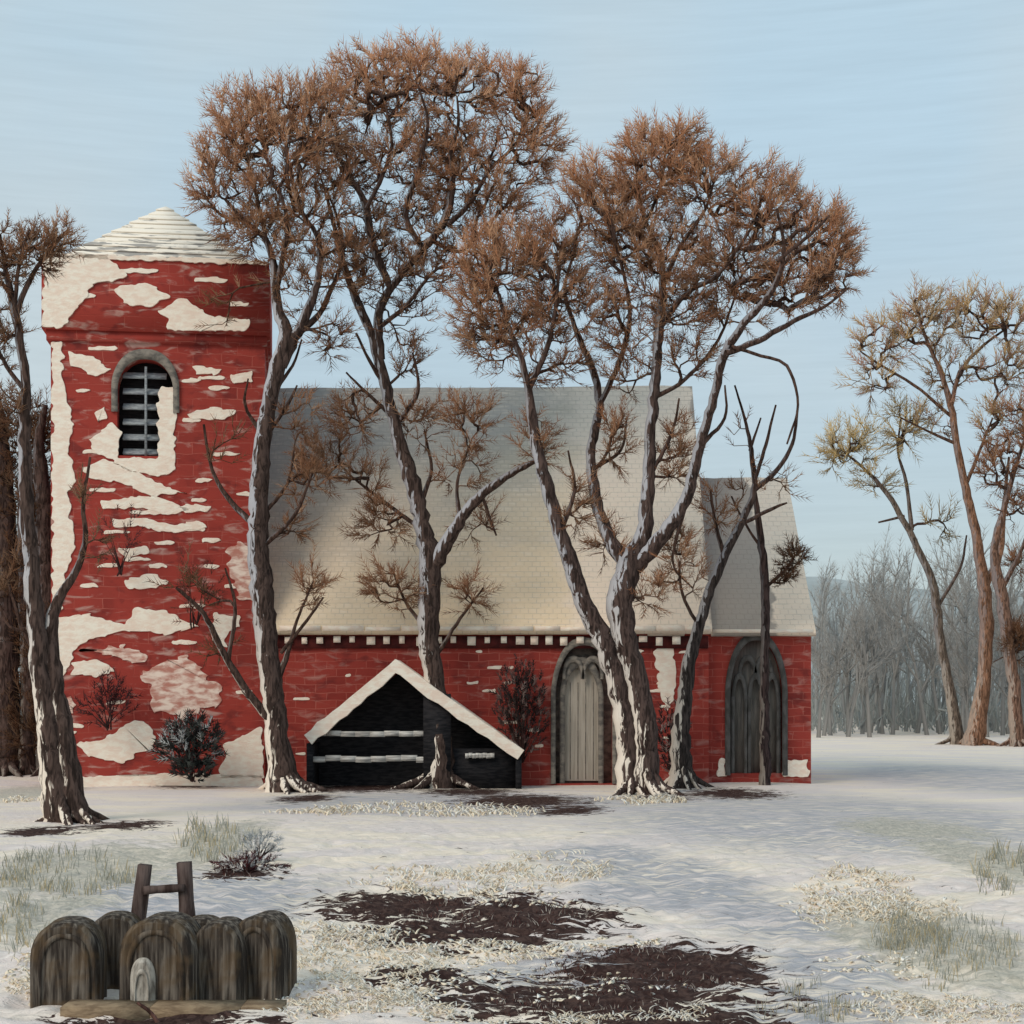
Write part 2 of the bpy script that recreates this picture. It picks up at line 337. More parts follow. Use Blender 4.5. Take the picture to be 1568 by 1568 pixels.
make_tree('bare_sapling',39.2,[
 [(1172,1196,20),(1170,1050,15),(1172,960,15),(1170,880,14),(1162,800,11),(1155,750,7)],[(1172,900,6),(1200,875,5),(1218,850,3)],[(1166,840,5),(1140,800,4),(1120,760,3)]],
 [(1215,855,22,26,24,.25),(1130,760,20,30,5,.6),(1200,890,20,14,10,.25)],15,bark=(0.035,0.024,0.024),roots=False,snow=0.25,flen=.38)
make_tree('bare_tree',29.3,[
 [(92,1252,60),(76,1130,42),(62,1030,34),(50,900,28),(40,760,24),(38,650,20),(40,590,16),(30,520,14),(20,465,14),(8,410,8),(0,360,5)],
 [(114,1245,44),(98,1120,34),(80,1010,28),(84,930,20),(113,880,14),(130,830,10),(128,770,7),(138,700,4)],
 [(24,485,10),(45,430,9),(75,385,6),(105,350,4)],[(40,600,9),(10,560,7),(-20,500,5),(-60,430,4)],[(60,1010,9),(30,950,6),(10,880,4)],[(22,470,8),(30,400,6),(45,350,3)],
 [(55,960,7),(15,960,5),(-10,900,3)]],
 [(50,385,45,40,60,.62),(92,365,24,26,18,.8),(0,390,45,55,45,.7),(-70,420,80,90,50),(15,500,36,36,16,.5),(10,620,30,60,12,.5),(150,820,16,60,5,.5),(130,760,16,50,5,.6),(10,880,40,60,10,.5),(0,540,40,30,10,.6)],16,flen=0.36,frad=0.0095,dens=1.5)
DKB=(0.07,0.045,0.038)
make_tree('bare_tree',44.0,[
 [(10,1187,56),(8,1050,46),(12,900,40),(5,760,36),(0,650,24),(-20,560,14),(-40,480,6)],
 [(75,1187,46),(78,1050,42),(72,900,34),(66,760,28),(60,680,18),(70,620,8)],[(42,1187,30),(44,1050,26),(38,900,22),(34,760,16),(40,650,8)],[(72,820,12),(40,720,9),(30,640,5)]],
 [(60,670,36,60,70,.42),(20,660,50,60,70,.42),(60,800,36,90,110,.34),(10,900,50,100,110,.34),(-60,560,100,120,60,.5),(60,980,34,100,120,.34),(40,1110,44,70,90,.3),(20,760,50,80,80,.36),(75,880,22,80,60,.36)],17,bark=DKB,snow=0.2)
OCH=[(0.50,0.33,0.15),(0.38,0.25,0.15),(0.46,0.32,0.18),(0.40,0.22,0.15)]
make_tree('bare_tree',66.0,[
 [(1490,1142,36),(1505,1050,24),(1510,950,24),(1500,850,18),(1480,750,14),(1465,680,12),(1456,620,11),(1440,570,8),(1415,510,5),(1400,460,3)],
 [(1456,625,8),(1470,570,7),(1505,530,5),(1545,500,3)],[(1460,640,6),(1400,590,5),(1350,560,4),(1320,540,3)],[(1508,900,14),(1530,850,12),(1537,780,8),(1545,700,4)],[(1480,740,7),(1500,690,5),(1520,640,3)],[(1465,680,6),(1420,660,4),(1380,640,3)]],
 [(1420,485,46,46,50,1),(1355,520,50,36,40,1.05),(1500,480,46,40,46,1),(1545,560,40,40,30,.9),(1460,560,50,50,26,.8),(1335,580,36,36,20,1),(1430,640,35,40,10,.8),(1535,650,40,40,24,.9),(1550,490,30,40,22,1)],18,bark=(0.20,0.105,0.065),cols=OCH,flen=0.85,frad=0.020,snow=0.25,side=.34)
make_tree('bare_tree',67.0,[
 [(1466,1140,26),(1455,1060,18),(1440,980,16),(1430,900,14),(1410,850,12),(1380,790,10),(1350,745,7),(1320,715,5),(1290,690,3)],
 [(1396,812,8),(1388,740,6),(1375,690,4),(1380,640,3)],[(1435,930,7),(1470,870,5),(1480,820,3)],[(1385,790,5),(1345,800,3)]],
 [(1305,680,42,40,42,1.1),(1385,650,32,38,30,1.1),(1275,705,22,26,12,1),(1340,740,36,22,12,.9),(1440,800,28,28,10,.7)],19,bark=(0.12,0.09,0.07),cols=[(0.50,0.36,0.16),(0.38,0.31,0.2)],flen=0.85,frad=0.020,snow=0.3,side=.32)
make_tree('bare_tree',65.0,[
 [(1558,1142,28),(1550,1030,20),(1535,920,22),(1522,850,15),(1540,770,10),(1560,700,6),(1580,640,4)],[(1535,900,9),(1560,850,7),(1580,800,4)],[(1545,1000,8),(1580,960,5)]],
 [(1530,710,36,36,44,.75),(1570,650,40,50,34,.8),(1560,780,30,26,20,.6),(1560,985,22,28,40,.35),(1600,700,50,60,30,.8),(1565,860,22,22,12,.6)],20,bark=(0.15,0.085,0.06),flen=0.75,frad=0.019,snow=0.3,side=.35)

# ---- distant woodland (one mass)
rng=np.random.default_rng(5)
dm=MB(); SP=[];SQ=[];SR=[];SCo=[];FFP=[];FFU=[];FFC=[]
def wild(p,u,L,r,dep,c):
    q=p+u*L; SP.append(p);SQ.append(q);SR.append(r);SCo.append(c)
    if dep==1: FFP.append(q-u*L*.3); FFU.append(u); FFC.append(c*1.12)
    if dep==0: return
    for i in range(5 if dep>1 else 3):
        t=rng.uniform(0.25,0.95); w=nrm(u+rng.normal(0,0.36,3)+np.array([0,0,0.12])); wild(p+u*L*t,w,L*rng.uniform(0.3,0.5),r*0.5,dep-1,c*rng.uniform(.95,1.1))
for i in range(235):
    dd=rng.uniform(76,112)
    x=rng.uniform(-60,70)
    if i<100: x=(rng.uniform(1235,1600)-784)/F*dd
    if i>205: x=(rng.uniform(-60,100)-784)/F*dd
    h=rng.uniform(3.8,7.6)*dd/85
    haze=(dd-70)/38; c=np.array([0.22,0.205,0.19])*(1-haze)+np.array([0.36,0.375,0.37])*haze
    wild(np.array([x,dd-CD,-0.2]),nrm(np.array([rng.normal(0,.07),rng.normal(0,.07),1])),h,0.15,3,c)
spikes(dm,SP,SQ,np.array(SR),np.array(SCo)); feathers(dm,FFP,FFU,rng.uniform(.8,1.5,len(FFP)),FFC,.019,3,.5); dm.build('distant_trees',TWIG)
hm=MB(); n=20000; dd=rng.uniform(80,118,n); x=rng.uniform(-70,75,n)
hh=rng.uniform(0.6,3.4,n)*(0.7+0.5*np.sin(x*0.35)+0.25*np.sin(x*1.3+1))
p=np.stack([x,dd-CD,np.maximum(hh*0.5,0)*rng.random(n)],1); u=nrm(rng.normal(0,0.35,(n,3))+np.array([0,0,1])); cc=np.array([0.30,0.315,0.30])*rng.uniform(.8,1.25,(n,1))
spikes(hm,p,p+u*np.maximum(hh,0.4)[:,None],rng.uniform(0.03,0.07,n),cc); hm.build('hedgerow',TWIG)
xs=np.linspace(-600,600,200); ys=np.linspace(125,420,24); XX,YY=np.meshgrid(xs,ys); t=(YY-125)/295
ZZ=np.sin(np.clip(t,0,1)*math.pi*.5)*(27+5*np.sin(XX/80+1)+2.5*np.sin(XX/23)+1.2*np.sin(XX/7+YY/9))-1
idx=np.arange(XX.size).reshape(XX.shape); f=np.stack([idx[:-1,:-1],idx[:-1,1:],idx[1:,1:],idx[1:,:-1]],-1).reshape(-1,4)
hb=MB(); hb.add(np.stack([XX,YY,ZZ],-1).reshape(-1,3),f)
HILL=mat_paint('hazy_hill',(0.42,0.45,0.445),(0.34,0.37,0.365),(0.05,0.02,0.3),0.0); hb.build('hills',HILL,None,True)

# ================================================================ CHURCH
def box(mb,x0,x1,y0,y1,z0,z1):
    v=[(x,y,z) for z in (z0,z1) for y in (y0,y1) for x in (x0,x1)]
    mb.add(v,[(0,2,3,1),(4,5,7,6),(0,1,5,4),(2,6,7,3),(0,4,6,2),(1,3,7,5)])
def chaikin(p,n=2):
    p=np.array(p,float)
    for _ in range(n):
        q=np.roll(p,-1,0); p=np.stack([0.75*p+0.25*q,0.25*p+0.75*q],1).reshape(-1,2)
    return p
def ccw(p):
    a=np.sum(p[:,0]*np.roll(p[:,1],-1)-np.roll(p[:,0],-1)*p[:,1]); return p if a>0 else p[::-1]
def slab(mb,p2,y,t,inset=0.02):
    p=ccw(np.asarray(p2,float)); n=len(p)
    tg=nrm(np.roll(p,-1,0)-np.roll(p,1,0)); nr=np.stack([-tg[:,1],tg[:,0]],1); q=p+nr*inset
    V=np.concatenate([np.column_stack([p[:,0],np.full(n,y),p[:,1]]),np.column_stack([q[:,0],np.full(n,y-t),q[:,1]])])
    i=np.arange(n); j=(i+1)%n; mb.add(V,np.stack([i,j,j+n,i+n],1))
    mb.add(V[n:],np.arange(n)[None])
def patch(mb,pts,fx,fz,y=0.0,t=0.03,jit=0.026,xl=None):
    p=np.array([(fx(a),fz(b)) for a,b in pts]); 
    dense=[]
    for a,b in zip(p,np.roll(p,-1,0)):
        m=max(1,int(np.linalg.norm(b-a)/0.09))
        for k in range(m): dense.append(a+(b-a)*k/m+rng.normal(0,jit,2)*np.array([1.5,.8]))
    dense=np.array(dense)
    if xl: dense[:,0]=np.clip(dense[:,0],xl[0],xl[1])
    slab(mb,chaikin(dense,1),y,t,0.006)
def arch(cx,w,z0,zs,za,n=12):
    L=[(cx-w/2,z0)]; 
    for t in np.linspace(0,1,n):
        a=t*math.pi/2; L.append((cx-w/2*math.cos(a)**0.85 if t<1 else cx, zs+(za-zs)*math.sin(a)**1.15))
    R=[(2*cx-x,z) for x,z in L[:-1]][::-1]; return np.array(L+R)
def ring(mb,o,i,y0,y1):
    n=len(o); V=[]
    for p,y in ((o,y1),(o,y0),(i,y0),(i,y1)): V+= [(a[0],y,a[1]) for a in p]
    f=[]
    for s in range(3):
        for k in range(n-1): f.append((s*n+k,s*n+k+1,(s+1)*n+k+1,(s+1)*n+k))
    mb.add(V,f)
def rect_with_hole(mb,x0,x1,z0,z1,hole,y,depth):
    n=len(hole); k=n//2
    H=[(a[0],y,a[1]) for a in hole]
    V=H+[(x0,y,z0),(x0,y,z1),(hole[k][0],y,z1),(x1,y,z1),(x1,y,z0),(hole[0][0],y,z0),(hole[-1][0],y,z0)]
    mb.add(V,[tuple([n,n+5]+list(range(0,k+1))+[n+2,n+1])]); mb.add(V,[tuple([n+6,n+4,n+3,n+2]+list(range(k,n)))])
    mb.add(V,[(n+5,n+6,n-1,0)])
    B=[(a[0],y+depth,a[1]) for a in hole]; V2=H+B
    mb.add(V2,[(i,i+1,i+1+n,i+n) for i in range(n-1)]+[(n-1,0,n,2*n-1)])

church=empty('brick_church')
tw_=empty('tower',(-6.15,-0.35,0),math.radians(8.0)); tw_.parent=church
fx=lambda p:(p-415)/60.0; fz=lambda p:(1200-p)/60.0
b=MB(); TWd=5.35; x0=fx(94);x1=fx(409);zt=fz(522)
hole=arch(fx(232),fx(275)-fx(192),fz(705),fz(605),fz(560))
rect_with_hole(b,x0,x1,-0.3,zt,hole,0,0.45)
b.add([(x0,0,-.3),(x0,0,zt),(x0,TWd,zt),(x0,TWd,-.3),(x1,0,-.3),(x1,0,zt),(x1,TWd,zt),(x1,TWd,-.3)],[(0,1,2,3),(4,7,6,5),(3,2,6,7)])
box(b,fx(82),fx(416),-0.16,TWd+.16,fz(520),fz(412)); box(b,fx(88),fx(412),-0.07,TWd+.07,fz(536),fz(520))
b.build('walls',BRT,tw_)
b=MB(); box(b,fx(190),fx(278),0.45,0.5,fz(710),fz(555)); b.build('window_opening',BLACK,tw_)  # black panel painted as the shade inside the louvred recess
b=MB()
for k,z in enumerate((582,606,629,652,675,697)):
    zz=fz(z); xa=fx(196)+0.03; xb=fx(262)
    b.add([(xa,0.12,zz-.10),(xb,0.12,zz-.10),(xb,0.30,zz+.03),(xa,0.30,zz+.03),(xa,0.12,zz-.04),(xb,0.12,zz-.04),(xb,0.30,zz+.09),(xa,0.30,zz+.09)],[(0,1,5,4),(4,5,6,7),(3,2,1,0),(0,4,7,3),(1,2,6,5)])
box(b,fx(232)-.03,fx(232)+.03,0.06,0.11,fz(705),fz(570))
b.build('window_louvres',LOUV,tw_)
b=MB(); ring(b,arch(fx(232),1.66,fz(640),fz(600),fz(545)),arch(fx(232),1.36,fz(640),fz(605),fz(560)),-0.07,0.0)
b.build('window_arch_stone',STONE,tw_)
b=MB(); nC=12; cx=(fx(82)+fx(416))/2; cy=TWd/2; hw=(fx(400)-fx(112))/2+0.10; z0=fz(412); HT=fz(318)*1.0+0.62-z0
for k in range(nC):
    a0=hw*(1-k/nC)+0.03*(k%3!=1); a1=hw*(1-(k+1)/nC); za=z0+HT*k/nC; zb=z0+HT*(k+1)/nC
    V=[(cx-a0,cy-a0,za),(cx+a0,cy-a0,za),(cx+a0,cy+a0,za),(cx-a0,cy+a0,za),(cx-a0,cy-a0,za+.025),(cx+a0,cy-a0,za+.025),(cx+a0,cy+a0,za+.025),(cx-a0,cy+a0,za+.025),
       (cx-a1,cy-a1,zb),(cx+a1,cy-a1,zb),(cx+a1,cy+a1,zb),(cx-a1,cy+a1,zb)]
    f=[(0,3,2,1)]
    for i in range(4): j=(i+1)%4; f+= [(i,j,j+4,i+4),(i+4,j+4,j+8,i+8)]
    b.add(V,f)
b.build('pyramid_roof',CAP,tw_)
S=MB(); S2=MB(); rng=np.random.default_rng(3)
cor=[[(83,408),(180,408),(206,440),(160,452),(132,488),(112,519),(83,519)],[(188,455),(235,447),(268,467),(240,485),(200,480)],[(250,490),(290,467),(330,495),(388,497),(380,516),(300,517),(262,517),(268,502)],[(83,408),(412,408),(412,414),(83,416)]]
for p in cor: patch(S,p,fx,fz,-0.162,0.04,xl=(fx(82),fx(416)))
body=[[(95,537),(110,537),(112,600),(126,655),(118,700),(132,740),(120,760),(124,800),(128,850),(116,880),(112,940),(96,950),(96,800),(95,650)],
[(118,552),(155,557),(182,577),(160,590),(140,577),(120,572)],[(150,682),(182,655),(193,670),(191,708),(240,709),(250,709),(252,600),(277,600),(275,728),(245,735),(200,727),(180,708),(155,702)],
[(300,568),(345,570),(340,580),(305,580)],[(358,580),(392,572),(387,590),(360,592)],
[(140,725),(170,712),(220,730),(250,744),(290,760),(240,765),(200,747),(150,740)],[(165,775),(210,767),(250,765),(297,785),(260,793),(230,783),(170,786)],
[(180,800),(230,798),(270,808),(312,800),(322,811),(270,820),(220,811),(185,813)],[(280,780),(300,775),(330,780),(318,788),(290,790)],[(200,892),(240,882),(268,895),(240,905),(205,904)],
[(97,948),(150,943),(200,958),(215,934),(262,937),(310,962),(260,972),(200,968),(150,980),(126,998),(116,1030),(110,1050),(97,1064)],[(125,1014),(160,1010),(188,1028),(160,1036),(125,1034)],
[(332,940),(370,945),(374,960),(352,968),(348,992),(330,980)],[(130,1136),(165,1130),(190,1118),(215,1100),(232,1106),(250,1128),(242,1146),(226,1150),(200,1166),(150,1156)],[(345,1138),(370,1128),(404,1112),(406,1190),(340,1190),(350,1160)],[(97,1182),(150,1186),(300,1182),(406,1186),(406,1212),(97,1212)],
[(160,640),(172,632),(176,650),(160,655)],[(290,640),(330,628),(368,636),(345,648),(300,648)],[(190,845),(236,840),(240,850),(200,858)]]
for p in body: patch(S,p,fx,fz,-0.002,0.03,xl=(x0,x1))
for p in [[(228,1028),(262,1012),(290,1004),(318,1024),(322,1040),(348,1056),(338,1080),(318,1084),(290,1104),(262,1088),(240,1090),(238,1060)],[(140,998),(200,990),(235,1002),(222,1018),(170,1002)],[(352,850),(372,830),(402,850),(404,930),(372,915)],[(98,1075),(125,1064),(128,1090),(98,1105)]]: patch(S2,p,fx,fz,-0.002,0.022,.045,xl=(x0,x1))
for (a,c,w) in [(330,585,20),(170,545,22),(300,590,14),(140,610,12),(350,700,22),(240,790,30),(330,830,16),(300,815,22),(180,870,16),(220,860,22),(150,900,14),(300,930,18),(290,985,20),(150,975,22),(380,760,14),(360,900,12),(190,1075,14),(120,1120,12),(380,1060,14),(300,1130,20),(330,870,12),(130,1110,14),(260,835,14),(190,820,20),(170,757,20),(320,740,14),(160,700,16),(300,650,14),(340,600,16),(250,870,14),(310,770,12)]:
    patch(S,[(a-w,c-2),(a,c-4),(a+w,c-2),(a+w*.8,c+2),(a,c+3),(a-w,c+3)],fx,fz,-0.002,0.02,.018,xl=(x0,x1))
for (a,c,w) in [(330,440,26),(370,475,16),(150,470,14),(225,430,30)]: patch(S,[(a-w,c-2),(a,c-5),(a+w,c-2),(a+w*.8,c+3),(a,c+3),(a-w,c+4)],fx,fz,-0.162,0.02,.02)
S.build('snow_patches',SNOW,tw_); S2.build('thin_snow_patches',mat_paint('thin_snow',(0.84,0.68,0.58),(0.50,0.22,0.17),(3,3,7),.5),tw_)

# --- nave
nx=lambda p:(p-784)/60.0; nz=fz
nave=empty('nave',(0,0,0)); nave.parent=church
b=MB(); XR=5.02; XL=-6.95; DN=8.4; ZE=3.95; RZ=10.9; RY=4.2
dh=arch(nx(894),nx(938)-nx(850),0.0,nz(1065),nz(986))
rect_with_hole(b,-6.4,XR,-0.3,ZE,dh,0,0.35)
b.add([(XR,0,-.3),(XR,DN,-.3),(XR,DN,ZE),(XR,RY,RZ-.2),(XR,0,ZE)],[(0,1,2,3,4)])
b.add([(XL,.4,-.3),(XL,DN,-.3),(XL,DN,ZE),(XL,RY,RZ-.2),(XL,.4,ZE+.6)],[(4,3,2,1,0)])
b.add([(XL,DN,-.3),(XR,DN,-.3),(XR,DN,ZE),(XL,DN,ZE)],[(0,3,2,1)])
b.build('walls',BRN,nave)
def gable_roof(xl,xr,y0,y1,ze,zr,th,name,parent,mat,nseg=30):
    b=MB(); yr=(y0+y1)/2; xs=np.linspace(xl,xr,nseg); r2=np.random.default_rng(int(abs(xl)*10))
    sag=np.cumsum(r2.normal(0,0.010,nseg)); V=[]
    for X,sg in zip(xs,sag):
        V+=[(X,y0-.22,ze-.12+sg*.4),(X,yr,zr+sg),(X,y1+.22,ze-.12),(X,y0-.22,ze-.12-th+sg*.4),(X,yr,zr-th),(X,y1+.22,ze-.12-th)]
    f=[]
    for i in range(nseg-1):
        a=6*i;c=a+6; f+= [(a,c,c+1,a+1),(a+1,c+1,c+2,a+2),(a+3,a+4,c+4,c+3),(a+4,a+5,c+5,c+4),(a,a+3,c+3,c),(a+2,c+2,c+5,a+5)]
    e=6*(nseg-1); b.add(V,f); b.add(V,[(0,1,4,3),(1,2,5,4)]); b.add(V,[(e,e+3,e+4,e+1),(e+1,e+4,e+5,e+2)])
    return b.build(name,mat,parent)
gable_roof(-7.0,XR+.06,0,DN,ZE+.12,RZ,0.16,'roof',nave,ROOF)
b=MB(); bl=MB()
box(bl,-6.3,XR-0.02,-0.07,-0.003,nz(993),nz(974)); bl.build('corbel_dark_course',mat_paint('dark_brick',(0.05,0.012,0.012),(0.10,0.02,0.018)),nave)  # red-black brick course behind the snowy dentils
x=nx(437)
while x<nx(1035):
    z=nz(978)+rng.normal(0,.01); w=rng.uniform(.13,.22); box(b,x,x+w,-0.135,-0.072,z-rng.uniform(.10,.18),z+.05); x+=rng.uniform(.36,.44)
b.build('dentil_snow',SNOW,nave)
S=MB()
x=nx(430)
while x<XR-.3:
    L=rng.uniform(.5,1.1); box(S,x,min(x+L,XR),-0.26,-0.17,ZE-.06,ZE+.03+rng.uniform(0,.05)); x+=L+rng.uniform(0,.06)
for p in [[(1002,995),(1030,985),(1036,1050),(1022,1090),(1008,1050)],[(985,967),(1050,968),(1045,982),(990,982)],[(945,990),(985,995),(980,1008),(950,1008)]]: patch(S,p,nx,nz,-0.002,0.03)
for i in range(60):
    a=rng.uniform(440,1060); c=nz(1000)-0.20*rng.integers(0,15)+.03
    if 840<a<950 or (480<a<700 and c<2.2): continue
    w=rng.uniform(4,13); pz=1200-c*60; patch(S,[(a-w,pz-2),(a+w,pz-3),(a+w,pz+2),(a-w,pz+2)],nx,nz,-0.002,0.015,0.012)
S.build('snow_patches',SNOW,nave)
b=MB(); box(b,nx(845),nx(943),0.35,0.4,0,nz(980)); b.build('door_recess',STONE,nave)
b=MB(); slab(b,arch(nx(890),nx(921)-nx(862),0.05,nz(1070),nz(1012)),0.34,0.08,0.02); b.build('door_leaf',PALEDOOR,nave)
b=MB()
for q in range(1,5): X=nx(862)+q*(nx(921)-nx(862))/5; box(b,X-.008,X+.008,.250,.262,.1,nz(1045))
b.build('door_board_joints',STONE,nave)
b=MB(); ring(b,arch(nx(894),nx(938)-nx(850)+.22,0,nz(1065),nz(976)),arch(nx(894),nx(938)-nx(850)-.02,0,nz(1065),nz(988)),-0.08,0.02)
ring(b,arch(nx(891),1.12,0,nz(1068),nz(1006)),arch(nx(891),0.86,0,nz(1068),nz(1022)),0.12,0.26)
ring(b,arch(nx(878),.55,nz(1040),nz(1032),nz(1004)),arch(nx(878),.38,nz(1040),nz(1032),nz(1014)),0.06,0.11)
ring(b,arch(nx(908),.55,nz(1040),nz(1032),nz(1004)),arch(nx(908),.38,nz(1040),nz(1032),nz(1014)),0.06,0.11)
b.build('door_surround',STONE,nave)
# --- chancel
ch=empty('chancel'); ch.parent=church
b=MB(); CX=7.68; y0=0.25; CE=3.92; cRZ=8.35; wh=arch(nx(1159)+.02,1.36,0.25,nz(1060),nz(978))
rect_with_hole(b,XR+.002,CX,-0.3,CE,wh,y0,0.3)
b.add([(CX,y0,-.3),(CX,8.1,-.3),(CX,8.1,CE),(CX,4.2,cRZ-.2),(CX,y0,CE)],[(0,1,2,3,4)])
b.add([(XR+.002,8.1,-.3),(CX,8.1,-.3),(CX,8.1,CE),(XR+.002,8.1,CE)],[(0,3,2,1)])
b.build('walls',BRN,ch)
gable_roof(XR+.065,CX+.08,y0,8.1,CE+.10,cRZ,0.14,'roof',ch,ROOF,14)
b=MB(); box(b,nx(1110),nx(1208),y0+.3,y0+.34,0.2,nz(970)); b.build('door_panels',mat_paint('grey_weathered_panel',(.30,.265,.23),(.17,.155,.14),(9,9,1)),ch)
b=MB(); cxw=nx(1159)+.02
ring(b,arch(cxw,1.60,0.2,nz(1060),nz(968)),arch(cxw,1.34,0.2,nz(1060),nz(980)),y0-.07,y0+.04)
for q in (-.42,0,.42): ring(b,arch(cxw+q,.44,0.2,nz(1085),nz(1030)),arch(cxw+q,.25,0.2,nz(1085),nz(1040)),y0+.06,y0+.2)
ring(b,arch(cxw-.21,.5,nz(1040),nz(1035),nz(1002)),arch(cxw-.21,.32,nz(1040),nz(1035),nz(1012)),y0+.08,y0+.16)
ring(b,arch(cxw+.21,.5,nz(1040),nz(1035),nz(1002)),arch(cxw+.21,.32,nz(1040),nz(1035),nz(1012)),y0+.08,y0+.16)
b.build('arch_tracery',DARKSTONE,ch)
S=MB(); box(S,XR+.1,CX,y0-.26,y0-.16,CE-.07,CE+.02); patch(S,[(1205,1165),(1240,1165),(1243,1190),(1204,1190)],nx,nz,y0-.002,.04); patch(S,[(1100,1165),(1112,1160),(1114,1190),(1098,1190)],nx,nz,y0-.002,.03)
S.build('snow_patches',SNOW,ch)

# --- porch
po=empty('porch'); po.parent=church
yp=-1.6; dp=CD+yp
def pp(px,py): w=W(px,py,dp); return (w[0],w[2])
ap=pp(606,1010); lf=pp(466,1126); rf=pp(802,1150)
b=MB()
def board(mb,a,c,wd,y0,y1):
    a=np.array(a);c=np.array(c);t=(c-a)/np.linalg.norm(c-a); n_=np.array([-t[1],t[0]]); 
    if n_[1]>0: n_=-n_
    m=14; ts=np.linspace(0,1,m); up=[a+(c-a)*q-n_*abs(rng.normal(0,.016)) for q in ts]; lo=[a+(c-a)*q+n_*(wd+rng.normal(0,.022)) for q in ts[::-1]]
    slab(mb,up+lo,y1,y1-y0,0.01)
board(b,ap,lf,0.29,yp-.08,yp+.02); board(b,(ap[0]+.002,ap[1]),rf,0.27,yp-.085,yp+.015); b.build('barge_boards',SNOW,po)
b=MB(); V=[(ap[0],yp,ap[1]),(lf[0],yp,lf[1]),(lf[0],-.01,lf[1]),(ap[0],-.01,ap[1]),(rf[0],yp,rf[1]),(rf[0],-.01,rf[1])]
b.add(V,[(0,1,2,3),(0,3,5,4)]); b.build('roof',SNOW,po)
b=MB(); g=0.30
b.add([(ap[0],-.30,ap[1]-g),(lf[0]+.1,-.30,lf[1]-g*.5),(lf[0]+.1,-.30,-.1),(rf[0]-.1,-.30,-.1),(rf[0]-.1,-.30,rf[1]-g*.5)],[(0,1,2,3,4)])
box(b,lf[0]+.05,lf[0]+.2,yp+.02,-.31,-.1,lf[1]-.2); box(b,rf[0]-.2,rf[0]-.05,yp+.02,-.31,-.1,rf[1]-.2)
box(b,pp(648,1100)[0],pp(690,1100)[0],yp+.04,yp+.25,-.1,2.3)
box(b,pp(655,1100)[0],rf[0]-.15,yp+.3,yp+.36,-.1,0.95)
b.build('dark_timber_interior',BLACK,po)
b=MB()
for (xa,xb,py,t) in ((476,655,1124,.13),(474,660,1162,.14),(712,755,1157,.12)):
    a=pp(xa,py);c=pp(xb,py); n=8
    for k in range(n):
        X0=a[0]+(c[0]-a[0])*k/n;X1=a[0]+(c[0]-a[0])*(k+1)/n; h=rng.normal(0,.010); box(b,X0,X1+.004*k,yp+.12-.003*k,yp+.22,a[1]-t/2+h,a[1]+t/2+h)
b.build('rails',RAIL,po)

# ================================================================ SHRUBS
def bush(name,px,d,rx,ry,pyc,n,cols,L=0.35,rad=0.014):
    w=W(px,pyc,d); k=F/d; rt=empty(name); mb=MB()
    u=nrm(rng.normal(0,1,(n,3)))*rng.random((n,1))**.45
    P=w+u*np.array([rx/k,min(rx,ry)/k*.6,ry/k]); P[:,2]=np.maximum(P[:,2],0.03); base=np.array([w[0],w[1],max(0,w[2]-ry/k)])
    U=nrm(nrm(P-base)+rng.normal(0,.35,(n,3))); C=np.array(cols)[rng.integers(len(cols),size=n)]*rng.uniform(.6,1.3,(n,1))
    feathers(mb,P,U,L*rng.uniform(.5,1.2,n),C,rad,3)
    m=max(8,n//12); idx=rng.integers(n,size=m); spikes(mb,np.repeat(base[None],m,0)+rng.normal(0,.04,(m,3)),P[idx],np.full(m,.025),np.array([[.04,.02,.018]]*m))
    mb.build('branches',TWIG,rt); return rt
DK=[(0.02,0.022,0.02),(0.03,0.02,0.02),(0.05,0.055,0.05)]
bush('evergreen_shrub',290,38.3,50,38,1138,240,DK+[(0.35,0.36,0.36)],.40,.020)
bush('evergreen_shrub',295,38.2,30,20,1176,100,DK,.28,.026)
bush('ivy_bush',798,39.4,40,80,1085,420,[(0.03,0.02,0.018),(0.06,0.03,0.03),(0.02,0.02,0.02),(.14,.10,.09)],.26,.016)
bush('ivy_bush',1030,39.3,26,55,1130,150,[(0.05,0.03,0.03),(0.02,0.018,0.018),(.3,.22,.2)],.28,.018)
bush('dry_shrub',165,38.4,45,40,1075,90,[(0.05,0.02,0.02),(0.08,0.03,0.03)],.4,.014)
bush('dry_shrub',185,38.6,35,60,820,30,[(0.14,0.05,0.04),(0.08,0.03,0.03)],.35,.012)
bush('dry_shrub',300,38.6,45,60,900,40,[(0.12,0.04,0.03)],.4,.012)
bush('low_shrub',380,GD(1335),60,12,1324,150,[(0.10,0.03,0.035),(0.06,0.02,0.02),(.6,.58,.57)],.14,.007)
bush('low_shrub',395,GD(1315),38,20,1297,110,[(0.45,0.47,0.48),(.3,.32,.33),(.65,.62,.6)],.16,.007)

# ================================================================ GROUND
def vn(x,y,seed):
    r=np.random.default_rng(seed); T=r.random((256,256)); xi=np.floor(x).astype(int);yi=np.floor(y).astype(int); fx_=x-xi;fy_=y-yi
    fx_=fx_*fx_*(3-2*fx_);fy_=fy_*fy_*(3-2*fy_); g=lambda a,b:T[a%256,b%256]
    return (g(xi,yi)*(1-fx_)+g(xi+1,yi)*fx_)*(1-fy_)+(g(xi,yi+1)*(1-fx_)+g(xi+1,yi+1)*fx_)*fy_-.5
xa=np.arange(-5,5.001,.04); xb=5+np.cumsum(np.minimum(.05*1.03**np.arange(160),8)); xb=xb[xb<700]; xb=np.append(xb,[760,900,1200,2000,4000])
X1=np.concatenate([-xb[::-1],xa,xb])
da=[9.5]
while da[-1]<48: da.append(da[-1]*1.0038)
while da[-1]<5000: da.append(da[-1]*1.06)
Y1=np.concatenate([[-3000,-800,-200,-60,-20,0,4,7,8.5],np.array(da)])-CD
X,Y=np.meshgrid(X1,Y1)
